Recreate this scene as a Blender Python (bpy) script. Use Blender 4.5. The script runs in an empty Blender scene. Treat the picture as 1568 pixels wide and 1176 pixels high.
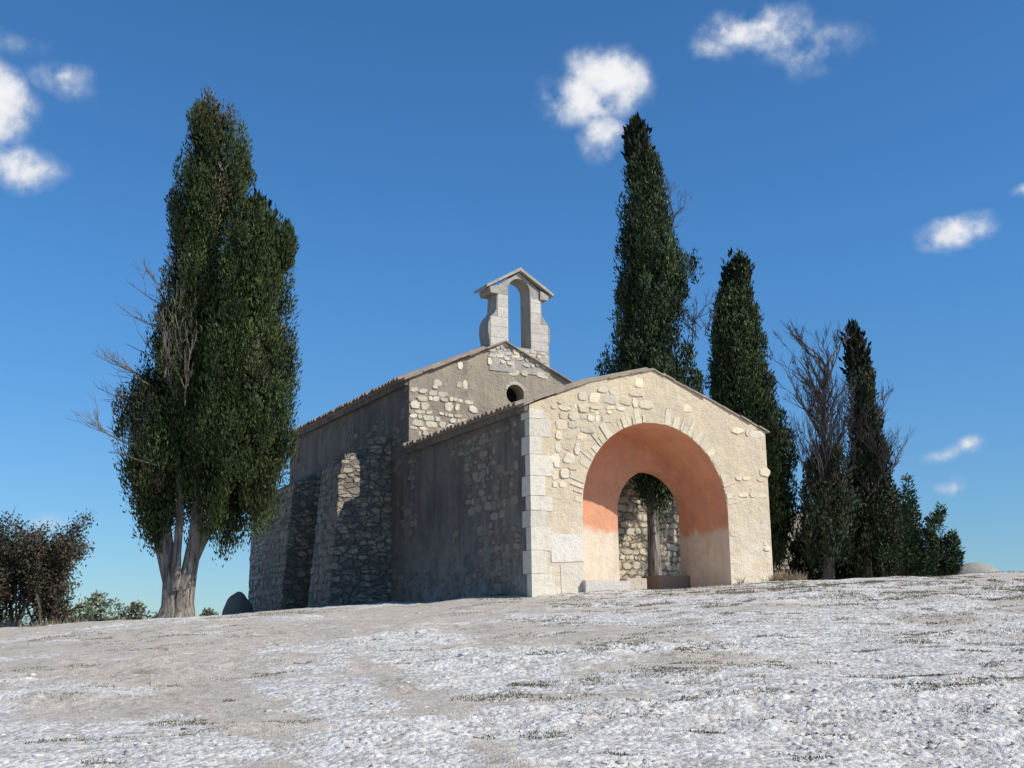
import bpy, bmesh, random
import numpy as np
from math import *
from mathutils import Matrix, Vector
random.seed(7); rng=np.random.default_rng(11)
S=bpy.context.scene
S.view_settings.view_transform='Standard'; S.view_settings.look='None'; S.view_settings.exposure=0
# ------------------------------------------------------------------ camera
PITCH,ROLL=0.2167,-0.0117
cp,sp=cos(PITCH),sin(PITCH)
F=np.array([0,cp,sp]);R0=np.array([1,0,0.]);U0=np.array([0,-sp,cp])
R=R0*cos(ROLL)+U0*sin(ROLL);U=-R0*sin(ROLL)+U0*cos(ROLL)
cd=bpy.data.cameras.new("camera");cam=bpy.data.objects.new("camera",cd);S.collection.objects.link(cam)
cd.lens=1836.9/1568*36;cd.sensor_width=36;cd.clip_end=9000
cam.matrix_world=Matrix(((R[0],U[0],-F[0],0),(R[1],U[1],-F[1],0),(R[2],U[2],-F[2],1.6),(0,0,0,1)))
S.camera=cam
def px_to_plane(px,py,Y):
    """image pixel, cast through the camera -> world metres on the vertical plane y=Y"""
    d=F*1836.9+R*(px-784)-U*(py-588); t=Y/d[1]
    return d[0]*t, 1.6+d[2]*t
def sdir(px,py):
    d=F*1836.9+R*(px-784)-U*(py-588); return d/np.linalg.norm(d)
# ------------------------------------------------------------------ node helpers
class NT:
    def __init__(s,name):
        s.m=bpy.data.materials.new(name);s.m.use_nodes=True;s.t=s.m.node_tree;s.t.nodes.clear()
        s.out=s.n('ShaderNodeOutputMaterial');s.b=s.n('ShaderNodeBsdfPrincipled')
        s.l(s.b.outputs[0],s.out.inputs[0]);s.b.inputs['Roughness'].default_value=.9
        s.b.inputs['Specular IOR Level'].default_value=.2
        s.tc=s.n('ShaderNodeTexCoord')
    def n(s,k,**a):
        n=s.t.nodes.new(k)
        for q,v in a.items(): setattr(n,q,v)
        return n
    def l(s,a,b): s.t.links.new(a,b)
    def noise(s,scale,detail=6,rough=.6,vec=None,dist=0,out='Fac'):
        n=s.n('ShaderNodeTexNoise');n.inputs['Scale'].default_value=scale;n.inputs['Detail'].default_value=min(detail,5)
        n.inputs['Roughness'].default_value=rough;n.inputs['Distortion'].default_value=dist
        s.l(vec or s.tc.outputs['Object'],n.inputs['Vector']);return n.outputs[out]
    def vor(s,scale,feature='F1',vec=None,out='Distance',rnd=1):
        n=s.n('ShaderNodeTexVoronoi',feature=feature);n.inputs['Scale'].default_value=scale
        n.inputs['Randomness'].default_value=rnd
        s.l(vec or s.tc.outputs['Object'],n.inputs['Vector']);return n.outputs[out]
    def mapv(s,sc,vec=None):
        n=s.n('ShaderNodeMapping');n.inputs['Scale'].default_value=sc
        s.l(vec or s.tc.outputs['Object'],n.inputs[0]);return n.outputs[0]
    def rng(s,v,a,b,c=0,d=1):
        n=s.n('ShaderNodeMapRange');n.inputs[1].default_value=a;n.inputs[2].default_value=b
        n.inputs[3].default_value=c;n.inputs[4].default_value=d;s.l(v,n.inputs[0]);return n.outputs[0]
    def math(s,op,a,b=None,c=None):
        n=s.n('ShaderNodeMath',operation=op)
        for i,x in enumerate((a,b,c)):
            if x is None: continue
            if isinstance(x,(int,float)): n.inputs[i].default_value=x
            else: s.l(x,n.inputs[i])
        return n.outputs[0]
    def mix(s,f,a,b,mode='MIX'):
        n=s.n('ShaderNodeMix',data_type='RGBA',blend_type=mode)
        for i,x in ((0,f),(6,a),(7,b)):
            if isinstance(x,(int,float)): n.inputs[i].default_value=x
            elif isinstance(x,tuple): n.inputs[i].default_value=(*x,1)
            else: s.l(x,n.inputs[i])
        return n.outputs[2]
    def attr(s,name='Col'):
        n=s.n('ShaderNodeAttribute');n.attribute_name=name;return n.outputs['Color']
    def sep(s):
        n=s.n('ShaderNodeSeparateXYZ');s.l(s.tc.outputs['Object'],n.inputs[0]);return n.outputs
    def fin(s,col,h=None,bs=.5,bd=.02,rough=None):
        s.l(col,s.b.inputs['Base Color'])
        if h is not None:
            n=s.n('ShaderNodeBump');n.inputs['Strength'].default_value=bs;n.inputs['Distance'].default_value=bd
            s.l(h,n.inputs['Height']);s.l(n.outputs[0],s.b.inputs['Normal'])
        if rough is not None: s.b.inputs['Roughness'].default_value=rough
        return s.m
def m_plaster(name,c1,c2,cs,streak=0.0,low=None,bump=.8,lowr=(2.2,.2)):
    k=NT(name)
    big=k.rng(k.noise(.7,5,.65,dist=.4),.38,.62)
    med=k.rng(k.noise(3.1,5,.7),.35,.7)
    col=k.mix(big,c1,c2); col=k.mix(k.math('MULTIPLY',med,.5),col,cs)
    if streak:
        st=k.rng(k.noise(1,4,.6,vec=k.mapv((3.5,3.5,.35))),.42,.72)
        col=k.mix(k.math('MULTIPLY',st,streak),col,(.07,.063,.057))
    if low is not None:
        z=k.sep()[2]; w=k.math('MULTIPLY',k.rng(z,*lowr),k.rng(k.noise(2.2,4,.7),.36,.6))
        col=k.mix(k.math('MULTIPLY',w,.7),col,low)
    fine=k.noise(26,4,.75); col=k.mix(k.rng(fine,.45,.8,.0,.35),col,(.2,.17,.14))
    ck=k.vor(1.4,'DISTANCE_TO_EDGE',vec=k.mix(.12,k.tc.outputs['Object'],k.noise(3,2,.6,out='Color')))
    cr=k.math('MULTIPLY',k.rng(ck,.010,.0),k.rng(med,.5,.8))
    col=k.mix(k.math('MULTIPLY',cr,.5),col,(.1,.085,.07))
    h=k.math('ADD',k.math('MULTIPLY',k.noise(5,5,.7),1.4),k.math('MULTIPLY',fine,.5))
    h=k.math('SUBTRACT',h,k.math('MULTIPLY',cr,.2))
    return k.fin(col,h,bump,.05)
def m_stone(name,tint=(1,1,1)):
    k=NT(name)
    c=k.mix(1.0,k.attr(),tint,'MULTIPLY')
    n=k.noise(7,5,.7); c=k.mix(k.rng(n,.5,.8,0,.5),c,(.24,.21,.18))
    n2=k.noise(38,4,.7); c=k.mix(k.rng(n2,.4,.8,0,.3),c,(.66,.6,.5))
    return k.fin(c,k.math('ADD',n,k.math('MULTIPLY',n2,.6)),.8,.04)
def m_rubble(name,c1,c2,mort,sc=4.2):
    k=NT(name)
    v=k.mix(.08,k.tc.outputs['Object'],k.noise(3,2,.6,out='Color'))
    vs=k.mapv((1,1,1.7),v)
    e=k.vor(sc,'DISTANCE_TO_EDGE',vec=vs); cc=k.vor(sc,'F1',vec=vs,out='Color')
    g=k.n('ShaderNodeSeparateColor');k.l(cc,g.inputs[0])
    col=k.mix(g.outputs[0],c1,c2)
    mk=k.rng(e,.03,.12)
    col=k.mix(mk,mort,col)
    n=k.noise(14,5,.7);col=k.mix(k.rng(n,.45,.75,0,.5),col,(.1,.09,.08))
    return k.fin(col,k.math('ADD',k.math('MULTIPLY',mk,1.2),n),.9,.05)
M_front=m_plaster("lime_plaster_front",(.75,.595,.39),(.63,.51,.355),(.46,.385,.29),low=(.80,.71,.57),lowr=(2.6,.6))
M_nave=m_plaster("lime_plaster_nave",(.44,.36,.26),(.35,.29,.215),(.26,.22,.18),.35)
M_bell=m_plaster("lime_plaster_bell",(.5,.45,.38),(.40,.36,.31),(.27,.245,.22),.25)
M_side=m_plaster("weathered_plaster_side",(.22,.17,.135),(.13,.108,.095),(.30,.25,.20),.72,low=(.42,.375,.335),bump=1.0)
M_stone=m_stone("limestone"); 
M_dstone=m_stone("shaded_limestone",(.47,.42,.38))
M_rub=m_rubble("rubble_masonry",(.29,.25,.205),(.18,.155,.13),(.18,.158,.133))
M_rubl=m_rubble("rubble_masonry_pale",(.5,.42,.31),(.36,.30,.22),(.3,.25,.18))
def m_interior():
    k=NT("ochre_limewash")
    z=k.sep()[2]; edge=k.math('ADD',z,k.math('MULTIPLY',k.math('SUBTRACT',k.noise(2.4,5,.65),.5),.7))
    f=k.rng(edge,1.48,1.66)
    n=k.noise(2.2,5,.7)
    o=k.mix(k.rng(n,.35,.7),(.72,.345,.20),(.58,.27,.16)); c=k.mix(k.rng(n,.35,.7),(.74,.63,.48),(.60,.50,.385))
    col=k.mix(f,c,o); n2=k.noise(17,4,.7); col=k.mix(k.rng(n2,.5,.8,0,.35),col,(.40,.27,.19))
    st=k.rng(k.noise(1,4,.6,vec=k.mapv((4,4,.5))),.5,.75);col=k.mix(k.math('MULTIPLY',st,.3),col,(.35,.24,.18))
    return k.fin(col,k.math('ADD',n,k.math('MULTIPLY',n2,.5)),.6,.05)
M_int=m_interior()
def m_tile():
    k=NT("clay_tile");a=k.vor(5,'F1',out='Color');g=k.n('ShaderNodeSeparateColor');k.l(a,g.inputs[0])
    c=k.mix(g.outputs[0],(.40,.29,.205),(.27,.22,.17));n=k.noise(12,4,.7);c=k.mix(k.rng(n,.4,.65,0,.7),c,(.25,.22,.18))
    return k.fin(c,n,.5,.02)
M_tile=m_tile()
def m_dark():
    k=NT("dark_recess");k.b.inputs['Base Color'].default_value=(.012,.012,.012,1);return k.m
M_dark=m_dark()
def m_bark(name,a,b):
    k=NT(name);v=k.mapv((9,9,1.1));n=k.noise(1.6,5,.7,vec=v,dist=.6);c=k.mix(k.rng(n,.38,.62),a,b)
    return k.fin(c,n,1,.06)
M_bark=m_bark("cypress_bark",(.09,.07,.055),(.34,.295,.25)); M_twig=m_bark("dead_twig",(.09,.072,.063),(.19,.155,.14))
def m_leaf(name):
    k=NT(name);c=k.attr();k.l(c,k.b.inputs['Base Color']);k.b.inputs['Roughness'].default_value=.8;return k.m
M_leaf=m_leaf("foliage")
# ------------------------------------------------------------------ mesh builder
class MB:
    def __init__(s): s.v=[];s.f=[];s.mi=[];s.c=[]
    def add(s,vs,fs,mi=0,col=(1,1,1)):
        o=len(s.v);s.v+=[tuple(x) for x in vs];s.c+=[col]*len(vs)
        for i,f in enumerate(fs):
            s.f.append([a+o for a in f]);s.mi.append(mi[i] if isinstance(mi,list) else mi)
    def obj(s,name,mats,parent=None,smooth=False,recalc=True):
        me=bpy.data.meshes.new(name);me.from_pydata(s.v,[],s.f)
        for m in mats: me.materials.append(m)
        me.polygons.foreach_set('material_index',s.mi)
        a=me.color_attributes.new('Col','FLOAT_COLOR','POINT')
        c=np.ones((len(s.v),4),dtype=np.float32);c[:,:3]=np.array(s.c);a.data.foreach_set('color',c.ravel())
        if recalc:
            bm=bmesh.new();bm.from_mesh(me);bmesh.ops.recalc_face_normals(bm,faces=bm.faces);bm.to_mesh(me);bm.free()
        if smooth: me.polygons.foreach_set('use_smooth',[True]*len(me.polygons))
        me.update();o=bpy.data.objects.new(name,me);S.collection.objects.link(o)
        if parent: o.parent=parent
        return o
    def prism(s,ol,v0,v1,mf=0,side=None):
        n=len(ol);vs=[(u,v0,z) for u,z in ol]+[(u,v1,z) for u,z in ol]
        fs=[list(range(n)),list(range(2*n-1,n-1,-1))];mi=[mf,mf]
        for i in range(n):
            j=(i+1)%n;fs.append([i,j,n+j,n+i]);mi.append(mf if side is None else side[i])
        s.add(vs,fs,mi)
    def hexa(s,p,mi=0,col=(1,1,1)):
        s.add(p,[[0,1,2,3],[4,7,6,5],[0,4,5,1],[1,5,6,2],[2,6,7,3],[3,7,4,0]],mi,col)
    def box(s,a,b,mi=0,col=(1,1,1)):
        x0,y0,z0=a;x1,y1,z1=b
        s.hexa([(x0,y0,z0),(x1,y0,z0),(x1,y1,z0),(x0,y1,z0),(x0,y0,z1),(x1,y0,z1),(x1,y1,z1),(x0,y1,z1)],mi,col)
    def tube(s,pts,rad,n=8,mi=0,ridge=0,col=(1,1,1)):
        P=[Vector(p) for p in pts];rings=[];ph=random.random()*6
        for i,p in enumerate(P):
            d=(P[min(i+1,len(P)-1)]-P[max(i-1,0)]).normalized()
            a=d.cross(Vector((0.3,1,.1))).normalized();b=d.cross(a)
            rings.append([p+(a*cos(t)+b*sin(t))*rad[i]*(1+ridge*sin(3*t+ph)+ridge*.6*sin(5*t+ph*2+i*.3)) for t in [2*pi*k/n for k in range(n)]])
        vs=[q for r in rings for q in r];fs=[]
        for i in range(len(P)-1):
            for k in range(n):
                fs.append([i*n+k,i*n+(k+1)%n,(i+1)*n+(k+1)%n,(i+1)*n+k])
        s.add(vs,fs,mi,col)
    def stone(s,o,ax,ay,nn,w,h,d,col,mi=0,pw=4.5):
        n=random.choice((6,7,8,9));o=np.array(o);rot=random.uniform(-.14,.14);ring=[]
        ph=random.random()*2*pi
        for k in range(n):
            t=ph+2*pi*(k+random.uniform(-.25,.25))/n;c,si=cos(t),sin(t);r=(abs(c)**pw+abs(si)**pw)**(-1/pw)*random.uniform(.84,1.1)
            x=c*r*w/2;y=si*r*h/2;ring.append((x*cos(rot)-y*sin(rot),x*sin(rot)+y*cos(rot)))
        vs=[];tl=(random.uniform(-.08,.08),random.uniform(-.08,.08))
        for sc,dd in ((1,-.03),(1,d*.5),(.88,d)):
            for x,y in ring: vs.append(o+ax*x*sc+ay*y*sc+nn*(dd+(x*tl[0]+y*tl[1] if dd>0 else 0)))
        fs=[]
        for q in range(2):
            for k in range(n): fs.append([q*n+k,q*n+(k+1)%n,(q+1)*n+(k+1)%n,(q+1)*n+k])
        fs.append(list(range(2*n,3*n)));s.add(vs,fs,mi,col)
    def stones(s,p00,p10,p11,p01,mask,sc=1.0,base=(.5,.43,.32),var=.22,mi=0,d=(.008,.03)):
        p00,p10,p11,p01=[np.array(p,float) for p in (p00,p10,p11,p01)]
        W=np.linalg.norm(p10-p00);H=np.linalg.norm(p01-p00)
        nn=np.cross(p10-p00,p01-p00);nn/=np.linalg.norm(nn);y=0
        while y<H-.05:
            rh=random.uniform(.10,.27)*sc;x=random.uniform(-.1,.05)
            while x<W:
                w=random.uniform(.12,.46)*sc*(.6+rh/.27*.5);a=(x+w/2)/W;b=(y+rh/2)/H
                if 0.01<a<.99 and b<.99:
                    q=(1-b)*((1-a)*p00+a*p10)+b*((1-a)*p01+a*p11)
                    if random.random()<mask(q):
                        g=random.uniform(1-var,1+var);wm=random.uniform(-.03,.03)
                        ax=(p10-p00)/W;ay=np.cross(nn,ax)
                        s.stone(q+ay*random.uniform(-.03,.03),ax,ay,nn,w*random.uniform(.85,.97),rh*random.uniform(.72,1.02),random.uniform(*d),
                            ((base[0]+wm)*g,base[1]*g,(base[2]-wm)*g),mi)
                x+=w
            y+=rh
def vn(x,y,seed=0):
    xi=np.floor(x);yi=np.floor(y);fx=x-xi;fy=y-yi;fx=fx*fx*(3-2*fx);fy=fy*fy*(3-2*fy)
    def h(a,b):
        t=np.sin(a*127.1+b*311.7+seed*74.7)*43758.5453;return t-np.floor(t)
    return (h(xi,yi)*(1-fx)+h(xi+1,yi)*fx)*(1-fy)+(h(xi,yi+1)*(1-fx)+h(xi+1,yi+1)*fx)*fy
def fbm(x,y,o=4,seed=0):
    r=0;a=.5
    for i in range(o): r=r+a*vn(x*2**i,y*2**i,seed+i);a*=.5
    return r
# ------------------------------------------------------------------ ground
def rockm(x,y): return np.clip((fbm(x*.5+9,y*.8,4,31)-.42)*5,0,1)
def gz(x,y,detail=True):
    x=np.asarray(x,float);y=np.asarray(y,float)
    sm=y-np.log1p(np.exp(np.clip((y-26.8)*1.5,-60,60)))/1.5
    sm=np.where(y>60,26.8,sm);sm=np.maximum(sm,-60)
    xt=15*np.tanh(x/15);h=.1045*sm+np.where(xt>0,.034,.062)*xt*np.clip(y/22,0,1)
    far=np.maximum(np.maximum(y-46,0),np.maximum(np.abs(x)-22,0));h=h-14*(1-np.exp(-far/70))
    if detail:
        w=np.clip((30-np.abs(x))/8,0,1)*np.clip((50-y)/8,0,1)
        rock=rockm(x,y);ridge=1-np.abs(2*fbm(x*4.3+2,y*6.1,3,51)-.95)*1.6
        nr=np.clip((26-y)/10,.25,1)
        h=h+w*((fbm(x*.55,y*.55,3,1)-.45)*.18+(fbm(x*2.7,y*2.7,3,5)-.45)*(.04+.05*rock*nr)+(ridge-.5)*.036*rock*nr+(fbm(x*13,y*13,3,9)-.4)*(.014+.048*rock*nr))
    return h
fx=np.linspace(-18,18,620);cx=np.array([20,26,32,42,60,90,150,300,700,1500,3500.])
xs=np.concatenate([-cx[::-1],fx,cx])
fy=4.8*(36/4.8)**np.linspace(0,1,760);ys=np.concatenate([[-400,-100,-30,-8,-2,1,2.5,3.8],fy,[38,41,44,50,58,70,90,130,220,500,1200,3500]])
X,Y=np.meshgrid(xs,ys);Z=gz(X,Y);nx,ny=len(xs),len(ys)
me=bpy.data.meshes.new("ground")
V=np.stack([X,Y,Z],-1).reshape(-1,3)
i=np.arange(nx*ny).reshape(ny,nx);Q=np.stack([i[:-1,:-1],i[:-1,1:],i[1:,1:],i[1:,:-1]],-1).reshape(-1,4)
def fastmesh(me,V,Q):
    me.vertices.add(len(V));me.vertices.foreach_set('co',V.astype(np.float32).ravel())
    k=Q.shape[1];me.loops.add(Q.size);me.loops.foreach_set('vertex_index',Q.astype(np.int32).ravel())
    me.polygons.add(len(Q));me.polygons.foreach_set('loop_start',np.arange(0,Q.size,k,dtype=np.int32))
    me.update(calc_edges=True);me.validate()
def setcol(me,C):
    a=me.color_attributes.new('Col','FLOAT_COLOR','POINT');c=np.ones((len(C),4),dtype=np.float32);c[:,:3]=C;a.data.foreach_set('color',c.ravel())
fastmesh(me,V,Q);me.polygons.foreach_set('use_smooth',[True]*len(me.polygons))
def dirtmask(X,Y):
    n=fbm(X*.5+3,Y*.9,5,21)
    tr=lambda c,w:np.exp(-((X-c)/w)**2)
    b=np.exp(-((X+5)/7)**2-((Y-20)/6)**2)*.15
    b=b+tr(-1.6-.30*(Y-8)+.25*np.sin(Y*.8),.35)*.46*np.clip((19-Y)/4,0,1)+tr(-.2-.22*(Y-8)+.2*np.sin(Y*.7+1),.28)*.25*np.clip((17-Y)/4,0,1)
    b=b+np.exp(-((X+1)/12)**2-((Y-25.5)/2.2)**2)*.14-np.exp(-((X-6)/6)**2)*.08-.14*np.clip((14-Y)/4,0,1)
    return np.clip((n+b-.47)*6,0,1)
D=dirtmask(X,Y).reshape(-1);RK=rockm(X,Y).reshape(-1);HI=np.clip((fbm(X*13,Y*13,3,9)-.25)*2,0,1).reshape(-1);setcol(me,np.stack([D,RK,HI],-1))
def m_ground():
    k=NT("limestone_ground");q=k.n('ShaderNodeSeparateColor');k.l(k.attr(),q.inputs[0]);d,rk,hi=q.outputs
    v1=k.n('ShaderNodeTexVoronoi');v1.inputs['Scale'].default_value=19;k.l(k.tc.outputs['Object'],v1.inputs[0])
    g=k.n('ShaderNodeSeparateColor');k.l(v1.outputs['Color'],g.inputs[0])
    n=k.noise(1.3,5,.7);n3=k.noise(9,5,.78);n4=k.noise(60,3,.7)
    grav=k.mix(g.outputs[0],(.84,.785,.715),(.69,.635,.565));grav=k.mix(k.rng(hi,.5,.1,0,.75),grav,(.42,.37,.315))
    grav=k.mix(k.rng(n,.45,.65,0,.45),grav,(.58,.53,.47))
    soil=k.mix(k.rng(n3,.35,.65),(.70,.595,.475),(.54,.445,.345))
    f=k.math('ADD',d,k.math('MULTIPLY',k.math('SUBTRACT',n,.5),1.8));f=k.rng(f,.25,.9)
    f=k.math('MULTIPLY',f,k.rng(n4,.35,.6,.55,1))
    col=k.mix(k.math('MULTIPLY',f,.9),grav,soil)
    col=k.mix(k.rng(n3,.54,.70,0,.5),col,(.36,.31,.25))
    col=k.mix(k.rng(n4,.54,.76,0,.42),col,(.30,.26,.21))
    moss=k.math('MULTIPLY',k.rng(n,.56,.66),k.rng(n3,.44,.56))
    col=k.mix(k.math('MULTIPLY',moss,.55),col,(.24,.21,.135))
    h=k.math('ADD',k.math('MULTIPLY',v1.outputs['Distance'],k.math('MULTIPLY',k.math('SUBTRACT',1.1,f),-.8)),k.math('ADD',k.math('MULTIPLY',n3,1.6),k.math('MULTIPLY',n4,.5)))
    return k.fin(col,h,.9,.03)
me.materials.append(m_ground());gr=bpy.data.objects.new("ground",me);S.collection.objects.link(gr)
# ------------------------------------------------------------------ gravel (one mesh)
def ico():
    t=(1+5**.5)/2
    v=np.array([(-1,t,0),(1,t,0),(-1,-t,0),(1,-t,0),(0,-1,t),(0,1,t),(0,-1,-t),(0,1,-t),(t,0,-1),(t,0,1),(-t,0,-1),(-t,0,1)])/1.9
    f=np.array([(0,11,5),(0,5,1),(0,1,7),(0,7,10),(0,10,11),(1,5,9),(5,11,4),(11,10,2),(10,7,6),(7,1,8),(3,9,4),(3,4,2),(3,2,6),(3,6,8),(3,8,9),(4,9,5),(2,4,11),(6,2,10),(8,6,7),(9,8,1)])
    return v,f
iv,iff=ico()
N=34000
py=5.5*(28/5.5)**rng.random(N);pxx=(rng.random(N)*2-1)*(py*.46+1)
cl=fbm(pxx*1.1,py*1.1,4,40);keep=rng.random(N)<np.clip((cl-.38)*3,.05,.8)*(1-.7*dirtmask(pxx,py));pxx,py=pxx[keep],py[keep];N=len(py)
sz=np.clip(rng.lognormal(-4.4,.52,N),.005,.055)
P=iv[None]*(1+rng.normal(0,.25,(N,12,1)))*np.stack([sz*rng.uniform(.8,2.0,N),sz*rng.uniform(.7,1.2,N),sz*rng.uniform(.3,.65,N)],-1)[:,None]
a=rng.random(N)*6.3;c,s_=np.cos(a)[:,None],np.sin(a)[:,None]
P=np.stack([P[...,0]*c-P[...,1]*s_,P[...,0]*s_+P[...,1]*c,P[...,2]],-1)
P+=np.stack([pxx,py,gz(pxx,py)-.2*sz],-1)[:,None]
Fc=(iff[None]+(np.arange(N)*12)[:,None,None]).reshape(-1,3)
me=bpy.data.meshes.new("gravel");fastmesh(me,P.reshape(-1,3),Fc)
g=rng.uniform(.5,1.05,N)[:,None]*np.array([.68,.625,.555])[None];setcol(me,np.repeat(g,12,0))
def m_peb():
    k=NT("pebble_stone");return k.fin(k.attr())
me.materials.append(m_peb());o=bpy.data.objects.new("gravel",me);S.collection.objects.link(o)
# ------------------------------------------------------------------ blades / leaves
def quads(name,base,axis,side,ln,wd,col,mat,parent=None,taper=False):
    m=base+axis*(ln*.5)[:,None];t=base+axis*ln[:,None];w=side*(wd*.5)[:,None]
    if taper: Vv=np.stack([base-w,base+w,t+w*.15,t-w*.15],1)
    else: Vv=np.stack([base,m+w,t,m-w],1)
    n=len(base);Qq=np.arange(n*4).reshape(n,4)
    me=bpy.data.meshes.new(name);fastmesh(me,Vv.reshape(-1,3),Qq);setcol(me,np.repeat(col,4,0));me.materials.append(mat)
    o=bpy.data.objects.new(name,me);S.collection.objects.link(o)
    if parent: o.parent=parent
    return o
def nrm(a): return a/np.maximum(np.linalg.norm(a,axis=-1,keepdims=True),1e-6)
YAW=.5008;OO=np.array([.3567,24.7495,2.5991]);uu=np.array([cos(YAW),sin(YAW),0]);vv=np.array([-sin(YAW),cos(YAW),0])
def grass_and_shade_streaks():
    B=[];L=[];C=[]
    def patch(cx,cy,rx,ry,n,l,col):
        a=rng.random(n)*6.3;r=np.sqrt(rng.random(n));x=cx+np.cos(a)*r*rx;y=cy+np.sin(a)*r*ry
        q=fbm(x*4,y*4,3,77)>.44;x,y=x[q],y[q]
        B.append(np.stack([x,y,gz(x,y)-.005],-1));L.append(l*rng.uniform(.5,1.3,len(x)))
        C.append(np.array(col)[None]*rng.uniform(.6,1.4,(len(x),1)))
    for i in range(210):
        cy=8*(27/8)**(rng.random()**.7);cx=(rng.random()*2-1)*cy*.44
        if i%3: cx=abs(cx)
        s=rng.uniform(.08,.5)*(cy/14)
        patch(cx,cy,s*1.6,s*.7,int(420*s/.3),.015+.013*rng.random(),[(.17,.155,.09),(.25,.21,.135),(.125,.12,.065)][i%3])
    for i in range(46):  # dark blades laid in place of the tree shadow streaks on the right
        cy=rng.uniform(19.5,25);cx=rng.uniform(2.5,11.5);patch(cx,cy,rng.uniform(.4,1.2),rng.uniform(.12,.3),520,.03,[(.14,.13,.075),(.2,.17,.10)][i%2])
    for i in range(70):
        cx=rng.uniform(-15,-9.2);patch(cx,rng.uniform(28,31),.35,.3,120,.20,(.36,.285,.17))
    for i in range(26):
        v=rng.uniform(0,14);w=OO-uu*rng.uniform(.05,.35)+vv*v;patch(w[0],w[1],.2,.2,60,.08,(.18,.15,.08))
    for i in range(12):
        w=OO+uu*rng.uniform(5.3,7.2)-vv*rng.uniform(.05,.25);patch(w[0],w[1],.2,.15,110,.24,(.30,.23,.14))
    for i in range(60):
        x=rng.uniform(7,15);patch(x,rng.uniform(28,31),.5,.25,80,.08,(.2,.17,.09))
    B_=np.concatenate(B);n=len(B_);ax=nrm(rng.normal(0,.6,(n,3))+np.array([0,0,1]));sd=nrm(np.cross(ax,rng.normal(0,1,(n,3))))
    quads("grass_and_shade_streaks",B_,ax,sd,np.concatenate(L),np.full(n,.013)+.004*rng.random(n),np.concatenate(C),M_leaf,taper=True)
grass_and_shade_streaks()
# ------------------------------------------------------------------ chapel
ch=bpy.data.objects.new("stone_chapel",None);S.collection.objects.link(ch);ch.location=OO;ch.rotation_euler=(0,0,YAW)
def arc(cx,cz,r,a0,a1,n=18): return [(cx+r*cos(radians(a0+(a1-a0)*i/n)),cz+r*sin(radians(a0+(a1-a0)*i/n))) for i in range(n+1)]
# porch
b=MB();AC,AS,AR=3.2,1.92,1.94
ar=[(AC+(x-AC)*random.uniform(.994,1.004),z) for x,z in arc(AC,AS,AR,180,90)];ar[-1]=(AC,ar[-1][1]);ol=[(0,-1),(1.26,-1)]+ar+[(3.2,5.07),(1.47,4.62),(0,4.0)]
sd=[0]+[1]*(len(ar))+[0,0,0,2]
b.prism(ol,0,1.5,0,sd)
ar=arc(AC,AS,AR,90,0);ol=[(3.2,5.07)]+ar+[(5.14,-1),(6.36,-1),(6.36,3.9),(4.85,4.48)]
b.prism(ol,0,1.5,0,[0]+[1]*len(ar)+[0,0,0,0])
ar=arc(4.17,2.03,1.03,180,90);ol=[(0.02,-1),(3.14,-1)]+ar+[(4.17,4.6),(3.2,5.0),(1.47,4.55),(0.02,3.95)]
b.prism(ol,1.497,1.95,1)
ar=arc(4.17,2.03,1.03,90,0);ol=[(4.17,4.6)]+ar+[(5.2,-1),(6.34,-1),(6.34,3.85),(4.85,4.4)]
b.prism(ol,1.497,1.95,1)
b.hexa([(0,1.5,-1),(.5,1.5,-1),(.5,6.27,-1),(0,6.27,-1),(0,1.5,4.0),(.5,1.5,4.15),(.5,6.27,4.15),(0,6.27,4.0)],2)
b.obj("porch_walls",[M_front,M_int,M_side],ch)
# nave
b=MB();OC=(3.12,5.70,.27)
al=arc(OC[0],OC[1],OC[2],270,90,12);ol=[(0,-1),(3.12,-1)]+al+[(3.12,6.96),(2.8,7.1),(0,5.85)]
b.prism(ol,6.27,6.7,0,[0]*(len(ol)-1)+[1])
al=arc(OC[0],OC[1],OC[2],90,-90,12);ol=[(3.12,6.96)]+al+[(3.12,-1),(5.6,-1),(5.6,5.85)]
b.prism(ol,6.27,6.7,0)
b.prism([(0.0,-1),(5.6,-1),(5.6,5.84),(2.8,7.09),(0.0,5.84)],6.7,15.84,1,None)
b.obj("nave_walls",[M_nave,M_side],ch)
b=MB();b.box((2.6,6.69,5.3),(3.6,6.695,6.2));b.obj("oculus_dark_back",[M_dark],ch)  # near-black sheet: the darkness of the hollow painted behind the oculus
# apse
b=MB();pl=[(0.02,15.84),(.02,19.6)]+[(2.8-2.78*cos(t),19.6+2.78*sin(t)) for t in [pi*i/14 for i in range(1,14)]]+[(5.58,19.6),(5.58,15.84)]
n=len(pl);vs=[(x,y,-1) for x,y in pl]+[(x,y,4.2-(y-15.84)*.10) for x,y in pl]+[(2.8,15.84,5.2),(2.8,19.6,4.7)]
fs=[[i,(i+1)%n,n+(i+1)%n,n+i] for i in range(n-1)]
for i in range(1,n-2): fs.append([n+i,n+i+1,2*n+1])
fs+=[[n,n+1,2*n+1,2*n],[n+n-2,n+n-1,2*n,2*n+1]]
b.add(vs,fs,0);b.obj("apse_walls",[M_rub],ch)
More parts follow.
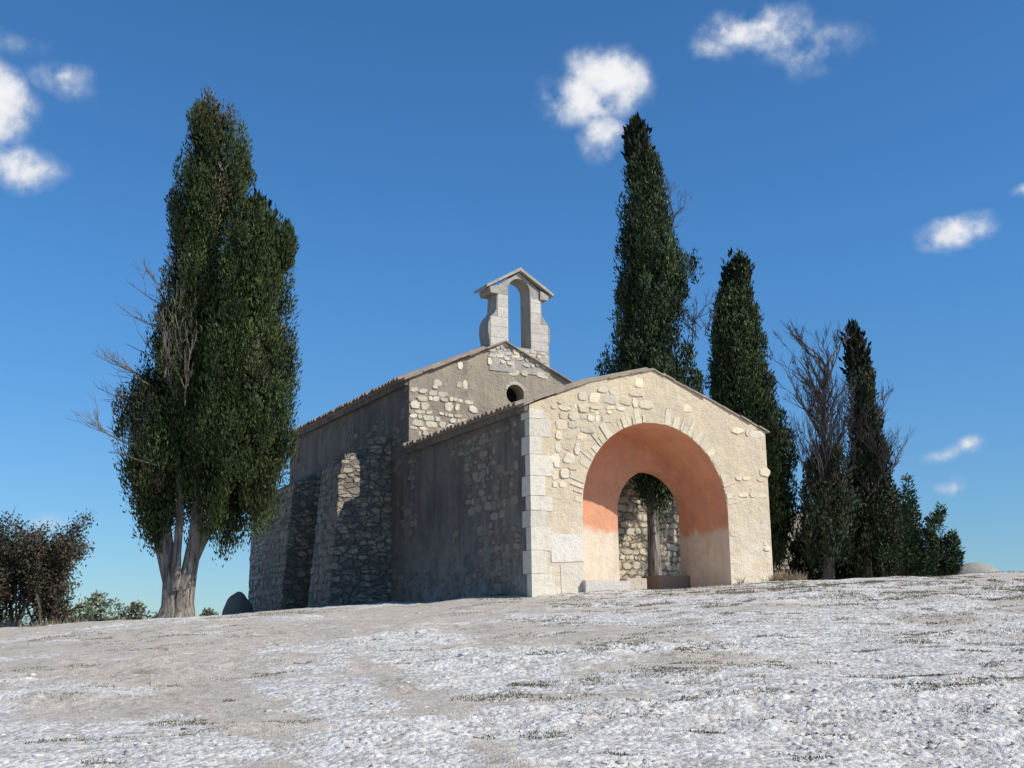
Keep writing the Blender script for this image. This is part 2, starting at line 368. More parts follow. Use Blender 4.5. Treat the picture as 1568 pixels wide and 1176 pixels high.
# buttresses
b=MB()
def butt(v0,v1,uo_t,uo_b,zo,zi,dip=0):
    b.hexa([(uo_b,v0-.12,-1),(.05,v0-.12,-1),(.05,v1,-1),(uo_b,v1,-1),(uo_t,v0,zo),(.05,v0,zi),(.05,v1,zi),(uo_t,v1,zo-dip)],0)
butt(7.42,8.9,-1.36,-1.78,3.75,4.0)
b.hexa([(-1.3,7.46,3.6),(-.95,7.46,3.6),(-.95,8.8,3.6),(-1.3,8.8,3.6),(-1.28,7.46,3.95),(-.95,7.46,4.02),(-.95,8.8,3.95),(-1.28,8.8,3.9)],0)
b.hexa([(-.7,7.45,3.7),(.05,7.45,3.7),(.05,8.8,3.7),(-.7,8.8,3.7),(-.66,7.45,4.3),(.05,7.45,4.55),(.05,8.8,4.5),(-.66,8.8,4.2)],0)
butt(11.0,13.2,-1.45,-1.85,3.6,4.4)
butt(14.2,15.6,-.35,-.5,3.6,4.0)
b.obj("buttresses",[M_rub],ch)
# stones
b=MB()
def nz(x,z,s=0,f=1.): return float(fbm(np.array(x*f),np.array(z*f),3,s))
def mfront(q):
    u,_,z=q
    if u<.5 and z<4: return 0
    r=hypot(u-AC,z-AS)
    if r<AR+.36 and z>AS: return 0
    if abs(u-AC)<AR+.05 and z<=AS: return 0
    top=4.0+(u/3.2)*1.07 if u<3.2 else 5.07-(u-3.2)/3.16*1.17
    if z>top-.12: return 0
    if u<3.0: m=.92*min(1,max(0,(z-2.0)/1.0))*(1 if nz(u,z,3,1.1)>.38 else .12)
    else: m=.6*(nz(u,z,4,1.2)>.54)
    if u>5.3: m*=.6
    return m
b.stones((0,0,.1),(6.36,0,.1),(6.36,0,5.1),(0,0,5.1),mfront,.95,(.70,.585,.415),.22,0)
def mside(q):
    _,v,z=q
    if z>3.75: return 0
    m=.75 if (.3<v<1.5+.6*nz(0,z,9,1.3) and nz(v,z,8,1.0)>.36) else 0
    m=max(m,.75*(nz(v,z,12,.9)>.54));
    if z<.9: m=max(m,.35)
    return m
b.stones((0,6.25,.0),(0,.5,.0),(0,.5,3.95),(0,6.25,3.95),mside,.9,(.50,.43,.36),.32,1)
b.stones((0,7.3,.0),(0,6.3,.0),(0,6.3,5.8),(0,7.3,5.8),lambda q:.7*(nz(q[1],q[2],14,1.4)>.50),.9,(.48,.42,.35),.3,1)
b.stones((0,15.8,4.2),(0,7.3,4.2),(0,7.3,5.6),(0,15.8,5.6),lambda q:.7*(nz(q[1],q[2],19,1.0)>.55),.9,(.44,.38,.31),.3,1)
def mnave(q):
    u,_,z=q
    if hypot(u-OC[0],z-OC[1])<.45: return 0
    top=5.85+(u/2.8)*1.25 if u<2.8 else 7.1-(u-2.8)*.446
    if z>top-.12: return 0
    if u<2.0 and z<5.62-.1*u: return .9 if nz(u,z,6,1.2)>.33 else .2
    return .4*(nz(u,z,7,1.3)>.52)+(.5 if abs(u-3.2)<.9 and z>6.3 else 0)
b.stones((0.02,6.27,4.0),(5.6,6.27,4.0),(5.6,6.27,7.1),(.02,6.27,7.1),mnave,.95,(.68,.58,.43),.2,0)
al=lambda q:.93
for v0,ut,ub,zo,zi,v1 in ((7.42,-1.36,-1.78,3.75,4.0,8.9),(11.0,-1.45,-1.85,3.6,4.4,13.2)):
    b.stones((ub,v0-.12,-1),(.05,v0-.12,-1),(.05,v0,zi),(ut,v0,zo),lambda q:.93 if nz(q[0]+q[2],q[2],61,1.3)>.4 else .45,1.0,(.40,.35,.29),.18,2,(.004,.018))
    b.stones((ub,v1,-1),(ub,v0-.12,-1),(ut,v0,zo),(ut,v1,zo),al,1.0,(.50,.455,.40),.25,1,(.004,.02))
b.stones((-1.3,7.46,3.6),(-.95,7.46,3.6),(-.95,7.46,4.0),(-1.28,7.46,3.95),al,1.0,(.45,.4,.33),.25,2)
b.stones((-.7,7.45,3.7),(.05,7.45,3.7),(.05,7.45,4.55),(-.66,7.45,4.3),al,1.0,(.42,.37,.3),.25,2)
b.stones((0.02,19.6,-.6),(0.02,15.84,-.6),(.02,15.84,4.15),(.02,19.6,3.8),lambda q:.95,.9,(.8,.77,.74),.2,1,(.01,.025))
for i in range(1,5):
    t0,t1=pi*i/14,pi*(i-1)/14
    p=lambda t,z:(2.8-2.79*cos(t),19.6+2.79*sin(t),z)
    b.stones(p(t0,-.6),p(t1,-.6),p(t1,3.8),p(t0,3.75),lambda q:.95,.9,(.8,.77,.74),.2,1,(.01,.025))
b.obj("rubble_stones",[M_stone,M_dstone,M_rubl],ch)
# quoins & voussoirs
b=MB();z=-.5;k=0
while z<3.75:
    h=random.uniform(.3,.55);z1=min(z+h,3.92);w=(.5 if k%2 else .32)+random.uniform(-.05,.06);l=(.18 if k%2 else .34)
    g=random.uniform(.9,1.06);c=(.71*g,.635*g,.51*g);j=[random.uniform(-.012,.012) for _ in range(6)]
    b.hexa([(-.012,-.02+j[0],z+.008),(w,-.012+j[1],z+.008+j[4]),(w,.3,z+.008),(-.012,l,z+.012),(-.010,-.02,z1),(w+j[3]*2,-.012,z1+j[5]),(w,.3,z1),(-.010,l+j[2],z1)],0,c)
    z=z1;k+=1
b.hexa([(.47,-.014,.72),(1.25,-.012,.76),(1.25,.3,.76),(.47,.3,.72),(.46,-.012,1.3),(1.255,-.010,1.32),(1.255,.3,1.32),(.46,.3,1.3)],0,(.76,.69,.585))
b.hexa([(.70,-.012,.1),(1.25,-.012,.1),(1.25,.3,.1),(.7,.3,.1),(.68,-.01,.68),(1.255,-.012,.72),(1.255,.3,.72),(.68,.3,.68)],0,(.68,.60,.48))
b.obj("quoins",[M_stone],ch)
b=MB();t=2
while t<178:
    dt=random.uniform(2.6,7);ln=random.uniform(.14,.40);r0=AR+random.uniform(.0,.03);g=random.uniform(.85,1.08)
    gp=random.uniform(.2,.9);a0,a1=radians(t+gp),radians(t+dt-gp);pr=-random.uniform(.004,.022)
    if random.random()<.86:
        q=lambda a,r,v:(AC+r*cos(a),v,AS+r*sin(a));r1=r0+ln;e=random.uniform(-.05,.05)
        b.hexa([q(a0,r0,pr),q(a1,r0,pr),q(a1,r0,.2),q(a0,r0,.2),q(a0+.012,r1+e,pr),q(a1-.012,r1,pr),q(a1-.01,r1,.2),q(a0+.01,r1+e,.2)],0,(.72*g,.61*g,.44*g))
    t+=dt
for i in range(8):
    a0,a1=radians(20+i*17.4),radians(20+i*17.4+16.6);q=lambda a,r,v:(OC[0]+r*cos(a),v,OC[1]+r*sin(a));g=random.uniform(.85,1.1)
    b.hexa([q(a0,.275,6.255),q(a1,.275,6.255),q(a1,.275,6.4),q(a0,.275,6.4),q(a0,.36,6.255),q(a1,.36,6.255),q(a1,.36,6.4),q(a0,.36,6.4)],0,(.5*g,.43*g,.34*g))
b.obj("voussoirs",[M_stone],ch)
# bell cote
b=MB();BC=3.27
left=[(2.33,6.3),(2.35,7.1),(2.30,7.4),(2.31,7.62),(2.38,7.80),(2.50,7.92),(2.56,8.02),(2.58,8.55),(2.48,8.62),(BC,9.17),(BC,8.98)]
hl=arc(BC,8.64,.34,90,180,10);left=left+hl[1:]+[(2.92,7.02),(BC,7.02),(BC,6.3)]
b.prism(left,6.25,6.8,0)
right=[(2*BC-x,z) for x,z in left];b.prism(right,6.25,6.8,0)
for s in (1,-1):
    f=lambda x:BC+s*(x-BC)
    b.prism([(f(2.22),8.58),(f(2.22),8.66),(f(BC),9.28),(f(BC),9.19)],6.14,6.92,1)
    b.prism([(f(2.38),8.46),(f(2.33),8.62),(f(2.62),8.70),(f(2.62),8.46)],6.2,6.86,1)
b.obj("bell_gable",[M_bell,m_plaster("bell_cap",(.50,.44,.35),(.42,.37,.3),(.28,.25,.22))],ch)
b=MB()
for a0,a1 in ((2.38,2.91),(3.63,4.16)):
    z=6.98
    while z<8.4:
        h=random.uniform(.2,.34);x0,x1=(a0,a1)
        if z>7.6: x0,x1=(max(a0,2.60),min(a1,3.94))
        g=random.uniform(.88,1.06);zz=min(z+h,8.45);b.box((x0,6.243,z+.008),(x1,6.4,zz),0,(.60*g,.545*g,.46*g));z=zz
b.stones((2.35,6.25,6.5),(4.15,6.25,6.5),(4.15,6.25,7.0),(2.35,6.25,7.0),lambda q:.9,.8,(.58,.51,.4),.2,0)
b.obj("bell_gable_stones",[M_stone],ch)
# roofs
b=MB()
def slab(path,v0,v1,t=.07): b.prism([(x,z) for x,z in path]+[(x,z+t) for x,z in reversed(path)],v0,v1,0)
def tiles(path,v0,v1,r=.085,step=.2):
    v=v0+r
    while v<v1:
        vs=[];n=7;jj=random.uniform(-.03,.03);jz=random.uniform(-.012,.012)
        for q,(x,z) in enumerate(path):
            xx=x+(jj if q==len(path)-1 else 0)
            for t in range(n): a=pi*t/(n-1);vs.append((xx,v+r*cos(a),z+jz+r*sin(a)))
            for t in range(n): a=pi*t/(n-1);vs.append((xx,v+(r-.018)*cos(a),z+jz+(r-.018)*sin(a)))
        fs=[]
        for q in range(len(path)-1):
            o=q*2*n
            for t in range(n-1): fs.append([o+t,o+t+1,o+2*n+t+1,o+2*n+t]);fs.append([o+n+t+1,o+n+t,o+3*n+t,o+3*n+t+1])
        o=(len(path)-1)*2*n
        for t in range(n-1): fs.append([o+t,o+t+1,o+n+t+1,o+n+t])
        b.add(vs,fs,0);v+=step
def verge(p,q,v0,n):
    for i in range(n):
        f0,f1=i/n,(i+1.12)/n;a=(p[0]+(q[0]-p[0])*f0,p[1]+(q[1]-p[1])*f0);c=(p[0]+(q[0]-p[0])*f1,p[1]+(q[1]-p[1])*f1)
        j=random.uniform(-.015,.015);w=random.uniform(-.02,.02);h=.035
        b.prism([(a[0],a[1]+j),(c[0],c[1]+j-.012),(c[0],c[1]+j+h-.012),(a[0],a[1]+j+h)],v0+w,v0+.25+w)
pl=[(3.2,5.08),(1.47,4.63),(-.12,4.0)];pr=[(3.2,5.08),(4.85,4.49),(6.42,3.9)]
slab(pl,.0,6.26,.04);slab(pr,.0,2.05,.04)
for P_ in (pl,pr): verge(P_[0],P_[1],-.04,6);verge(P_[1],P_[2],-.04,6)
tiles([(3.2,5.11),(1.47,4.66),(-.24,4.0)],.18,6.2);tiles([(3.2,5.11),(4.85,4.52),(6.5,3.89)],.18,2.0)
nl=[(2.8,7.11),(-.15,5.80)];nr=[(2.8,7.11),(5.75,5.80)]
slab(nl,6.2,15.95,.05);slab(nr,6.2,15.95,.05)
verge(nl[0],nl[1],6.16,11);verge(nr[0],nr[1],6.16,11)
tiles([(2.8,7.16),(-.27,5.80)],6.35,15.9);tiles([(2.8,7.16),(5.85,5.80)],6.35,15.9)
b.obj("tile_roof",[M_tile],ch,recalc=False)
b=MB()
b.prism([(-.1,3.86),(.1,3.86),(.1,4.0),(-.12,3.99)],.02,6.25);b.prism([(-.12,5.66),(.1,5.66),(.1,5.84),(-.14,5.80)],6.29,15.8)
b.obj("eave_course",[M_side],ch)
b=MB();b.box((3.2,1.3,-.2),(3.75,1.8,.52),0,(.5,.43,.35));b.box((4.3,1.6,-.2),(5.18,2.3,.62),0,(.36,.25,.18));b.box((1.3,1.0,-.2),(3.1,1.48,.42),0,(.6,.53,.44))
b.box((1.2,-.15,-.2),(2.3,.5,.36),0,(.6,.55,.48));b.obj("stone_steps",[M_stone],ch)
# ------------------------------------------------------------------ outbuilding wall behind
w=bpy.data.objects.new("stone_wall",None);S.collection.objects.link(w);w.location=OO;w.rotation_euler=(0,0,YAW)
VW=7.7
top=[(5.7,4.7),(7.5,4.5)]+[(7.8+i*.6,4.2-.11*min(i,8)-.01*i+random.uniform(-.06,.06)) for i in range(0,20)]
b=MB();b.prism([(5.7,-1)]+top[:7]+[(top[6][0],-1)],VW,VW+.5,0);b.prism([(top[6][0],-1)]+top[6:]+[(top[-1][0],-1)],VW+.02,VW+.5,1)  # right-hand stretch takes the darker masonry, tree shade put into its colour
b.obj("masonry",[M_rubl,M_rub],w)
b=MB();b.stones((5.7,VW,-.2),(10.2,VW,-.2),(10.2,VW,3.6),(5.7,VW,3.6),lambda q:.85,1.1,(.62,.53,.38),.25,0);b.stones((10.3,VW,-.2),(19.2,VW,-.2),(19.2,VW,3.0),(10.3,VW,3.3),lambda q:.85,1.1,(.28,.24,.19),.3,0)  # second run of stones coloured darker to stand for shade from the trees
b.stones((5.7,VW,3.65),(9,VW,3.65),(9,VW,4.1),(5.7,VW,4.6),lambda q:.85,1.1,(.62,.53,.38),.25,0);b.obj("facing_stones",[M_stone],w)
# ------------------------------------------------------------------ trees
def rows_w(rows,Y):
    out=[]
    for py_,l,r in rows:
        x0,z=px_to_plane(l,py_,Y);x1,_=px_to_plane(r,py_,Y);out.append((z,(x0+x1)/2,(x1-x0)/2))
    out.sort();return np.array(out)
def clumps(rw,Y,n,rx=.3,rz=.6,shell=.45,brown=0.,flat=1.,leftbrown=0):
    zs=np.linspace(rw[0,0],rw[-1,0],200);rr=np.interp(zs,rw[:,0],rw[:,2]);cdf=np.cumsum(rr+.08);cdf/=cdf[-1]
    z=np.interp(rng.random(n),cdf,zs);r=np.interp(z,rw[:,0],rw[:,2]);xc=np.interp(z,rw[:,0],rw[:,1])
    cr=np.minimum(rx*rng.uniform(.5,1.35,n),r*.7+.04);crz=cr/rx*rz*rng.uniform(.7,1.5,n)
    a=rng.random(n)*2*pi;rad=np.maximum(r-cr*.75,0)*np.where(rng.random(n)<.78,rng.uniform(.78,1.27,n),rng.uniform(shell,.78,n))
    p=np.stack([xc+np.cos(a)*rad,Y+np.sin(a)*rad*flat,z-crz*.35],-1)
    sh=rng.uniform(.4,1.6,n);br=(rng.random(n)<brown+leftbrown*np.clip(-np.cos(a),0,1))
    return p,cr,crz,sh,br
def leaves(name,cls,per,ln,wd,parent,green=(.050,.068,.022),bc=(.11,.08,.055),up=1.0,spread=.5):
    B=[];A=[];Cc=[]
    for p,cr,crz,sh,br in cls:
        n=len(p);d=nrm(rng.normal(0,1,(n,per,3)));rad=rng.random((n,per,1))**.4
        tap=np.clip(1.05-.55*np.clip(d[...,2:3],0,1)*rad,.3,1)
        pos=p[:,None]+d*rad*np.stack([cr,cr,crz],-1)[:,None]*np.concatenate([tap,tap,np.ones_like(tap)],-1)
        ax=nrm(d*np.array([spread,spread,.2])+np.array([0,0,up])+rng.normal(0,.3,(n,per,3)))
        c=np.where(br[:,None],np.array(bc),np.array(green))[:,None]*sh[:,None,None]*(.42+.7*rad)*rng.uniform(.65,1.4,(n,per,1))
        c=c*np.stack([rng.uniform(.85,1.2,(n,per)),np.ones((n,per)),rng.uniform(.8,1.1,(n,per))],-1)
        keep=rng.random((n,per))<np.where(br,.6,1.)[:,None]
        B.append(pos[keep]);A.append(ax[keep]);Cc.append(c[keep])
    B=np.concatenate(B);A=np.concatenate(A);Cc=np.concatenate(Cc);n=len(B)
    sd=nrm(np.cross(A,rng.normal(0,1,(n,3))))
    return quads(name,B,A,sd,ln*rng.uniform(.6,1.4,n),wd*rng.uniform(.7,1.4,n),Cc,M_leaf,parent)
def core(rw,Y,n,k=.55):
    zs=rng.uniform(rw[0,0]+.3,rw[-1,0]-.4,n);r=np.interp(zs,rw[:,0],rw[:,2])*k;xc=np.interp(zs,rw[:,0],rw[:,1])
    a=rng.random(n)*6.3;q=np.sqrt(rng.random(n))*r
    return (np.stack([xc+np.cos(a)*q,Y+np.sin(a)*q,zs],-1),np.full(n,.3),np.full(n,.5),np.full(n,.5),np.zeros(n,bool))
def tree(name):
    e=bpy.data.objects.new(name,None);S.collection.objects.link(e);return e
def branch(b,p,d,L,r,lvl,spread=.5,up=.25,nseg=4,kids=4):
    pts=[p];rr=[r];q=Vector(p);dd=Vector(d).normalized()
    for i in range(nseg):
        dd=(dd+Vector((random.gauss(0,.13),random.gauss(0,.13),random.gauss(0,.08)+up*.12))).normalized()
        q=q+dd*L/nseg;pts.append(q.copy());rr.append(r*(1-.75*(i+1)/nseg)+.003)
    b.tube(pts,rr,5 if r>.02 else 3)
    if lvl>0:
        for k in range(kids):
            i=random.randint(1,nseg);s=pts[i];nd=(dd+Vector((random.gauss(0,spread),random.gauss(0,spread),random.gauss(0,spread*.6)+up))).normalized()
            branch(b,s,nd,L*random.uniform(.4,.65),rr[i]*.65,lvl-1,spread,up,3,kids)
def trunk(b,pts,rad,n=14,ridge=.12): b.tube(pts,rad,n,0,ridge)
# left cypress
Y=28
t=tree("cypress_tree")
A=rows_w([(157,318,332),(172,294,360),(190,288,369),(230,284,378),(270,272,380),(300,266,382),(320,264,374),(335,262,352),(350,260,342),(380,256,338),(430,246,348),(480,240,350),(540,236,340),(590,208,335),(620,190,330),(650,186,320),(700,190,300),(740,196,290),(775,208,275),(800,224,262),(815,236,255)],Y)
Bp=rows_w([(300,398,404),(325,378,412),(350,358,430),(375,342,448),(400,334,440),(450,325,445),(520,318,450),(580,315,450),(640,300,453),(690,290,448),(730,290,440),(770,300,412),(800,322,372)],Y)
Bt=rows_w([(345,438,446),(365,425,454),(385,425,454),(405,430,446)],Y)
Cb=rows_w([(560,255,300),(620,245,330),(690,240,340),(740,250,330),(790,262,320)],Y)
G1=(.050,.067,.022)
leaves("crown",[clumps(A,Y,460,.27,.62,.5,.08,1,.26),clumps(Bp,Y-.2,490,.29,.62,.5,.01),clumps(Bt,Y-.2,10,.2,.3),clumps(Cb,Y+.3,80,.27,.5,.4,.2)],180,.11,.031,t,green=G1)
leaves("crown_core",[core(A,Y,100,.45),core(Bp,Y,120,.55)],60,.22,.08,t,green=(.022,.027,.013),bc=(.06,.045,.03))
b=MB();bx,bz=px_to_plane(268,955,Y);gz0=float(gz(bx,Y))
def P(px,py,dy=0): x,z=px_to_plane(px,py,Y);return (x,Y+dy,z)
trunk(b,[(bx,Y,gz0-.2),(bx,Y,gz0+.08),P(268,925),P(264,890),P(257,850),P(252,790),P(250,700)],[.44,.34,.25,.18,.14,.11,.07],18,.2)
trunk(b,[(bx+.15,Y,gz0-.1),P(280,920),P(288,875),P(298,825),P(304,760),P(304,690),P(300,600),P(292,500),P(290,400),P(300,300)],[.28,.21,.17,.15,.13,.12,.12,.1,.08,.04],12,.16)
trunk(b,[P(287,880),P(306,835,.1),P(330,790,.1),P(345,720),P(365,600),P(385,500),P(398,400)],[.12,.10,.09,.08,.08,.07,.04],10,.14)
trunk(b,[(bx-.12,Y,gz0),P(256,900,.1),P(244,850,.1),P(232,800,.1),P(220,740)],[.2,.11,.09,.06,.04],10,.14)
trunk(b,[P(272,905,-.15),P(275,850,-.2),P(279,800,-.2),P(278,730,-.2),P(270,650,-.3),P(285,560,-.5),P(290,470,-.6),P(300,400,-.6)],[.11,.09,.08,.07,.07,.06,.06,.04],10,.14)
for px_,py_ in ((250,560),(225,620),(215,680),(260,520),(245,470),(255,640),(235,720),(270,600),(225,600),(220,700),(215,580),(205,690)):
    branch(b,Vector(P(px_+20,py_,random.uniform(-.9,.2))),Vector((-1,random.uniform(-.6,.2),.25)),random.uniform(.8,1.3),.02,2,.35,.2,5,4)
for i in range(12):
    branch(b,Vector(P(random.uniform(265,312),random.uniform(370,640),random.uniform(-1.1,-.6))),Vector((random.uniform(-.5,.5),-.3,1)),random.uniform(.6,1.0),.018,2,.3,.3,5,4)
b.obj("trunk",[M_bark],t,smooth=True)
def cyp(rows,Y,tx,n,brown=.02,per=130,green=(.044,.062,.026),th=.17,rx=.27,bt=None):
    t=tree("cypress_tree");rw=rows_w(rows,Y)
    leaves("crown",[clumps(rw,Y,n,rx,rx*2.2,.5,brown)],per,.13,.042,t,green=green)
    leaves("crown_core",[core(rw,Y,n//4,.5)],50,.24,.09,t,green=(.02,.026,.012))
    b=MB();pts=[];rd=[];x0,_=px_to_plane(tx,885,Y);z0=float(gz(x0,Y))-.2
    zt=rw[-1,0]
    for k in range(9):
        f=k/8;z=z0+(zt-.6-z0)*f;xc=np.interp(z,rw[:,0],rw[:,1]) if z>rw[0,0]+1 else x0
        pts.append((x0*(1-f)+xc*f if z>rw[0,0] else x0,Y,z));rd.append(th*(1.25 if k==0 else 1-f*.85))
    trunk(b,pts,rd,12);b.obj("trunk",[M_bark],t,smooth=True);return t,rw
t2,_=cyp([(183,968,976),(200,963,988),(230,957,1004),(260,956,1012),(285,952,1018),(310,951,1020),(350,950,1030),(385,948,1038),(400,946,1062),(420,950,1046),(460,948,1056),(490,944,1034),(520,938,1044),(560,926,1058),(600,930,1075),(680,950,1070),(735,975,1045),(760,988,1030)],34,1003,500,th=.19,green=(.048,.067,.028))
t3,_=cyp([(388,1126,1134),(405,1110,1146),(425,1104,1150),(445,1102,1144),(460,1094,1160),(500,1090,1160),(530,1088,1174),(550,1084,1170),(600,1090,1187),(650,1102,1203),(700,1132,1212),(750,1150,1215),(800,1162,1210),(845,1170,1204)],36,1180,440,brown=.05,green=(.056,.08,.031),th=.14)
t5,_=cyp([(500,1306,1312),(520,1297,1321),(560,1293,1333),(600,1298,1342),(650,1302,1352),(700,1298,1362),(750,1288,1370),(800,1280,1380),(850,1295,1384),(870,1308,1380)],35,1330,300,brown=.3,green=(.038,.053,.025),th=.12,per=90)
t4=tree("bare_tree");Y=34
rw=rows_w([(690,1240,1290),(740,1222,1302),(780,1216,1308),(820,1225,1306),(845,1240,1300)],Y)
leaves("crown",[clumps(rw,Y,120,.26,.5,.3,.15)],90,.13,.04,t4,green=(.044,.056,.03))
b=MB();x0,_=px_to_plane(1266,885,Y);z0=float(gz(x0,Y))-.2;xt,zt=px_to_plane(1262,560,Y)
pts=[(x0+(xt-x0)*f+.06*sin(f*7),Y,z0+(zt-z0)*f) for f in [i/8 for i in range(9)]]
trunk(b,pts,[.2,.16,.14,.12,.1,.085,.07,.055,.035],10)
for i in range(44):
    f=random.uniform(.33,1);k=min(int(f*8),7);p=Vector(pts[k]).lerp(Vector(pts[k+1]),f*8-k);a=random.random()*6.3
    branch(b,p,Vector((cos(a)*.6,sin(a)*.5,.85)),random.uniform(.9,1.55)*(1.25-.35*f),.04,3,.34,.3,5,4)
b.obj("branches",[M_twig],t4)
def twigs(name,par,pts,n,L,Y):
    b=MB()
    for i in range(n):
        px_,py_=random.choice(pts);x,z=px_to_plane(px_+random.uniform(-12,12),py_+random.uniform(-15,15),Y);a=random.random()*6.3
        branch(b,Vector((x,Y+random.uniform(-.4,.4),z)),Vector((cos(a)*.6,sin(a)*.4,.7)),L*random.uniform(.6,1.1),.018,2,.45,.2,4,4)
    b.obj(name,[M_twig],par)
twigs("dead_twigs",t2,[(1018,330),(1020,350),(1066,490),(1070,510),(1060,540)],20,.8,34)
twigs("dead_twigs",t5,[(1330,650),(1345,690),(1350,720),(1358,735),(1300,700),(1320,760)],50,.85,34.5)
# juniper on the right
t6=tree("juniper_bush");Y=33
cl=[]
for rws in ([(728,1384,1392),(760,1374,1404),(800,1372,1410),(850,1372,1414),(892,1380,1412)],[(775,1438,1446),(800,1412,1446),(835,1400,1446),(892,1400,1448)],[(815,1456,1462),(835,1436,1472),(860,1428,1475),(892,1432,1470)]):
    cl.append(clumps(rows_w(rws,Y),Y,46,.2,.26,.2,.03))
leaves("crown",cl,90,.11,.035,t6,green=(.045,.066,.03),spread=1.1,up=.5)
b=MB()
for i in range(5):
    x,z=px_to_plane(random.uniform(1390,1450),892,Y);branch(b,Vector((x,Y,z-.3)),Vector((random.uniform(-.2,.2),0,1)),1.2,.05,1,.3,.2)
b.obj("stems",[M_bark],t6)
t7=tree("hedge");Y=38
leaves("foliage",[clumps(rows_w([(790,1205,1345),(810,1198,1375),(850,1195,1385),(892,1195,1390)],Y),Y-2.2,190,.33,.5,.3,.15,flat=.3)],80,.15,.06,t7,green=(.03,.038,.02))
# left shrub
def shrub(name,px0,px1,top,Y,n,nl):
    t=tree(name);b=MB();x0,_=px_to_plane(px0,940,Y);x1,_=px_to_plane(px1,940,Y);_,zt=px_to_plane(px0,top,Y)
    for i in range(n):
        x=x0+(x1-x0)*(i+.5)/n;z=float(gz(x,Y))-.1;f=min(1,.6+.4*sin(pi*(i+.5)/n))*random.uniform(.85,1.08)
        branch(b,Vector((x,Y+random.uniform(-1,1),z)),Vector((random.gauss(0,.1),random.gauss(0,.2),1)),(zt-z)*f*.64,.05,3,.32,.18,5,4)
    b.obj("branches",[M_twig],t)
    P_=np.array(b.v);P_=P_[(P_[:,2]>z+.3)&(P_[:,2]<zt)];ii=rng.integers(0,len(P_),nl);p=P_[ii]+rng.normal(0,.13,(nl,3))
    ax=nrm(rng.normal(0,1,(nl,3)));col=np.where(rng.random((nl,1))<.45,np.array([(.12,.08,.06)]),np.array([(.055,.06,.032)]))*rng.uniform(.5,1.4,(nl,1))
    quads("leaves",p,ax,nrm(np.cross(ax,rng.normal(0,1,(nl,3)))),rng.uniform(.07,.14,nl),rng.uniform(.04,.08,nl),col,M_leaf,t)
shrub("deciduous_shrub",-60,96,795,42,26,54000)
t=tree("distant_trees");Y=70;cl=[]
for cx_,w_,tp in ((150,40,912),(205,30,922),(120,30,928),(320,25,938),(-20,60,934),(240,25,944)):
    cl.append(clumps(rows_w([(tp,cx_-8,cx_+8),(tp+15,cx_-w_*.8,cx_+w_*.8),(tp+50,cx_-w_,cx_+w_),(985,cx_-w_,cx_+w_)],Y),Y,60,.5,.5,.2,.1))
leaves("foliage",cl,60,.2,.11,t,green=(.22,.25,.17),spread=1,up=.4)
# boulders, hill
def boulder(name,px,py,Y,rx,rz,c):
    x,z=px_to_plane(px,py,Y);bm=bmesh.new();bmesh.ops.create_icosphere(bm,subdivisions=4,radius=1)
    for v in bm.verts:
        n=float(fbm(np.array(v.co.x*1.7+px),np.array(v.co.z*1.7+v.co.y),4,3));v.co=v.co*(.88+.24*n);v.co.x*=rx;v.co.y*=rx*.8;v.co.z*=rz
    me=bpy.data.meshes.new(name);bm.to_mesh(me);bm.free();a=me.color_attributes.new('Col','FLOAT_COLOR','POINT');a.data.foreach_set('color',list(c+(1,))*len(me.vertices))
    me.materials.append(M_stone);o=bpy.data.objects.new(name,me);S.collection.objects.link(o);o.location=(x,Y,z);me.polygons.foreach_set('use_smooth',[True]*len(me.polygons))
boulder("boulder",1496,895,33,.75,.6,(.34,.31,.26));boulder("boulder",364,945,40,.5,.8,(.22,.18,.14))
b=MB();n=40;pts=[]
for i in range(n):
    x=120+i*16;h=8+27*sin(pi*min(i/26,1)*.5)*(1+.06*sin(i*.9))
    pts+= [(x,600,-16),(x,640,h),(x,1100,-16)]
b.add(pts,[[3*i,3*i+3,3*i+4,3*i+1] for i in range(n-1)]+[[3*i+1,3*i+4,3*i+5,3*i+2] for i in range(n-1)])
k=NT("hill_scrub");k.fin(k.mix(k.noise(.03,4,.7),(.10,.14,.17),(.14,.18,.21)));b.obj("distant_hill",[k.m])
# ------------------------------------------------------------------ light
s=np.array([.914,-.400,0]);s/=np.linalg.norm(s);EL=radians(40);sun=np.array([s[0]*cos(EL),s[1]*cos(EL),sin(EL)])
ld=bpy.data.lights.new("sun",'SUN');ld.energy=5.0;ld.angle=radians(.5);ld.color=(1,.96,.89);lo=bpy.data.objects.new("sun",ld);S.collection.objects.link(lo)
lo.rotation_euler=Vector(sun).to_track_quat('Z','Y').to_euler()
W=bpy.data.worlds.new("World");S.world=W;W.use_nodes=True;nt=W.node_tree;nt.nodes.clear()
k=NT.__new__(NT);k.t=nt
out=k.n('ShaderNodeOutputWorld');bg=k.n('ShaderNodeBackground');bg.inputs[1].default_value=.105;k.l(bg.outputs[0],out.inputs[0])
k.tc=k.n('ShaderNodeTexCoord');G=k.tc.outputs['Generated']
sky=k.n('ShaderNodeTexSky',sky_type='NISHITA');sky.sun_disc=False;sky.sun_elevation=EL;sky.sun_rotation=atan2(s[0],s[1]);sky.air_density=1.0;sky.dust_density=.1;sky.ozone_density=3.0
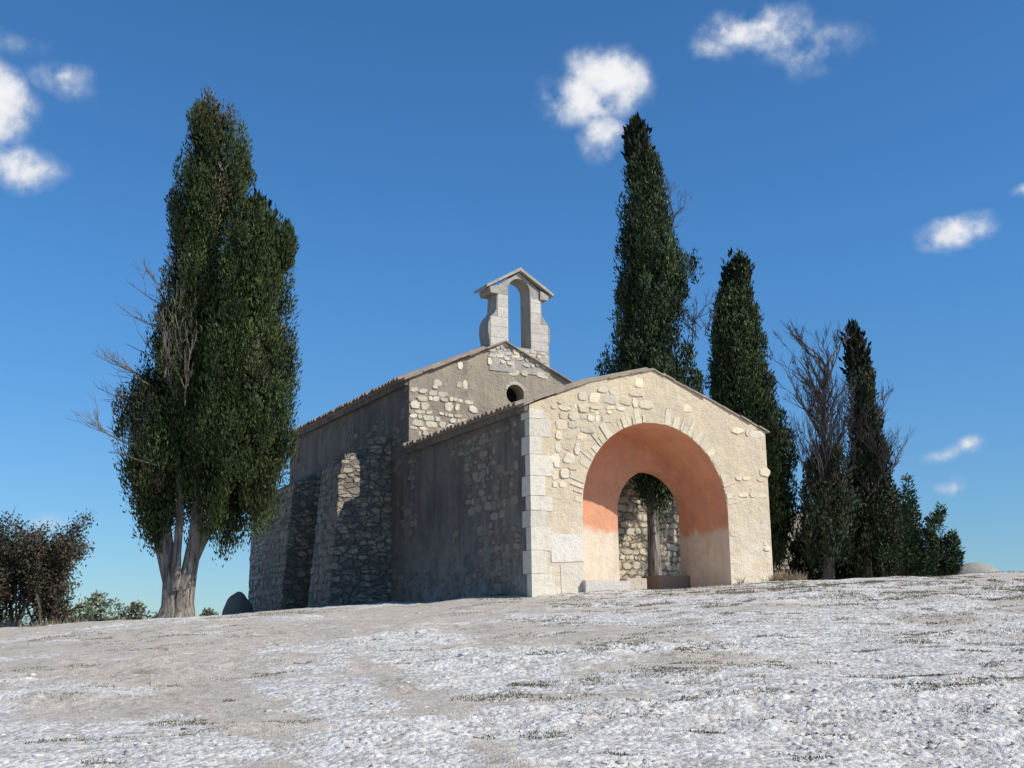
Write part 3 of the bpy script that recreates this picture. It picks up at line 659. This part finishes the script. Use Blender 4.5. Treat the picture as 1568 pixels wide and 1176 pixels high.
CL=[(925,125,72,58,1.0),(885,158,60,46,.9),(912,212,36,46,.62),(842,155,46,44,.42),(-6,165,58,80,.95),(30,252,72,36,.66),(1165,46,95,32,.72),(1240,68,95,38,.4),(1100,75,40,22,.42),
(1465,362,66,28,.75),(1482,684,28,18,.55),(1442,692,36,14,.45),(1456,742,28,20,.55),(1562,297,22,13,.6),(95,125,55,26,.4),(68,800,45,20,.36),(25,75,60,26,.28)]
warp=k.n('ShaderNodeVectorMath',operation='SUBTRACT');wn=k.noise(14,3,.6,vec=G,out='Color');k.l(wn,warp.inputs[0]);warp.inputs[1].default_value=(.5,.5,.5)
wm=k.n('ShaderNodeVectorMath',operation='MULTIPLY_ADD');k.l(warp.outputs[0],wm.inputs[0]);wm.inputs[1].default_value=(.04,.04,.04);k.l(G,wm.inputs[2]);GW=wm.outputs[0]
n1=k.noise(38,5,.6,vec=G)
field=None
for px_,py_,rx,ry,op in CL:
    c=sdir(px_,py_)
    a=k.n('ShaderNodeVectorMath',operation='SUBTRACT');k.l(GW,a.inputs[0]);a.inputs[1].default_value=tuple(c)
    a2=k.n('ShaderNodeVectorMath',operation='MULTIPLY');k.l(a.outputs[0],a2.inputs[0]);a2.inputs[1].default_value=(1837/rx,1837/rx,1837/ry)
    a3=k.n('ShaderNodeVectorMath',operation='LENGTH');k.l(a2.outputs[0],a3.inputs[0])
    m=k.math('MULTIPLY_ADD',a3.outputs['Value'],-op,op*1.05)
    field=m if field is None else k.math('MAXIMUM',field,m)
env=k.rng(field,-.05,.35)
m=k.math('ADD',field,k.math('MULTIPLY',k.math('MULTIPLY',k.math('SUBTRACT',n1,.5),1.5),env))
r=k.n('ShaderNodeMapRange',interpolation_type='SMOOTHSTEP');r.inputs[1].default_value=.0;r.inputs[2].default_value=.75;k.l(m,r.inputs[0]);mask=r.outputs[0]
zz=k.n('ShaderNodeSeparateXYZ');k.l(G,zz.inputs[0])
tc_=k.mix(k.rng(zz.outputs[2],.0,.30),(.60,.80,.98),(.50,.98,1.34))
tint=k.mix(1.0,sky.outputs[0],tc_,'MULTIPLY')
cc=k.mix(k.rng(m,.3,.9),(5.8,6.4,7.4),(8.6,8.6,8.8))
k.l(k.mix(mask,tint,cc),bg.inputs[0])
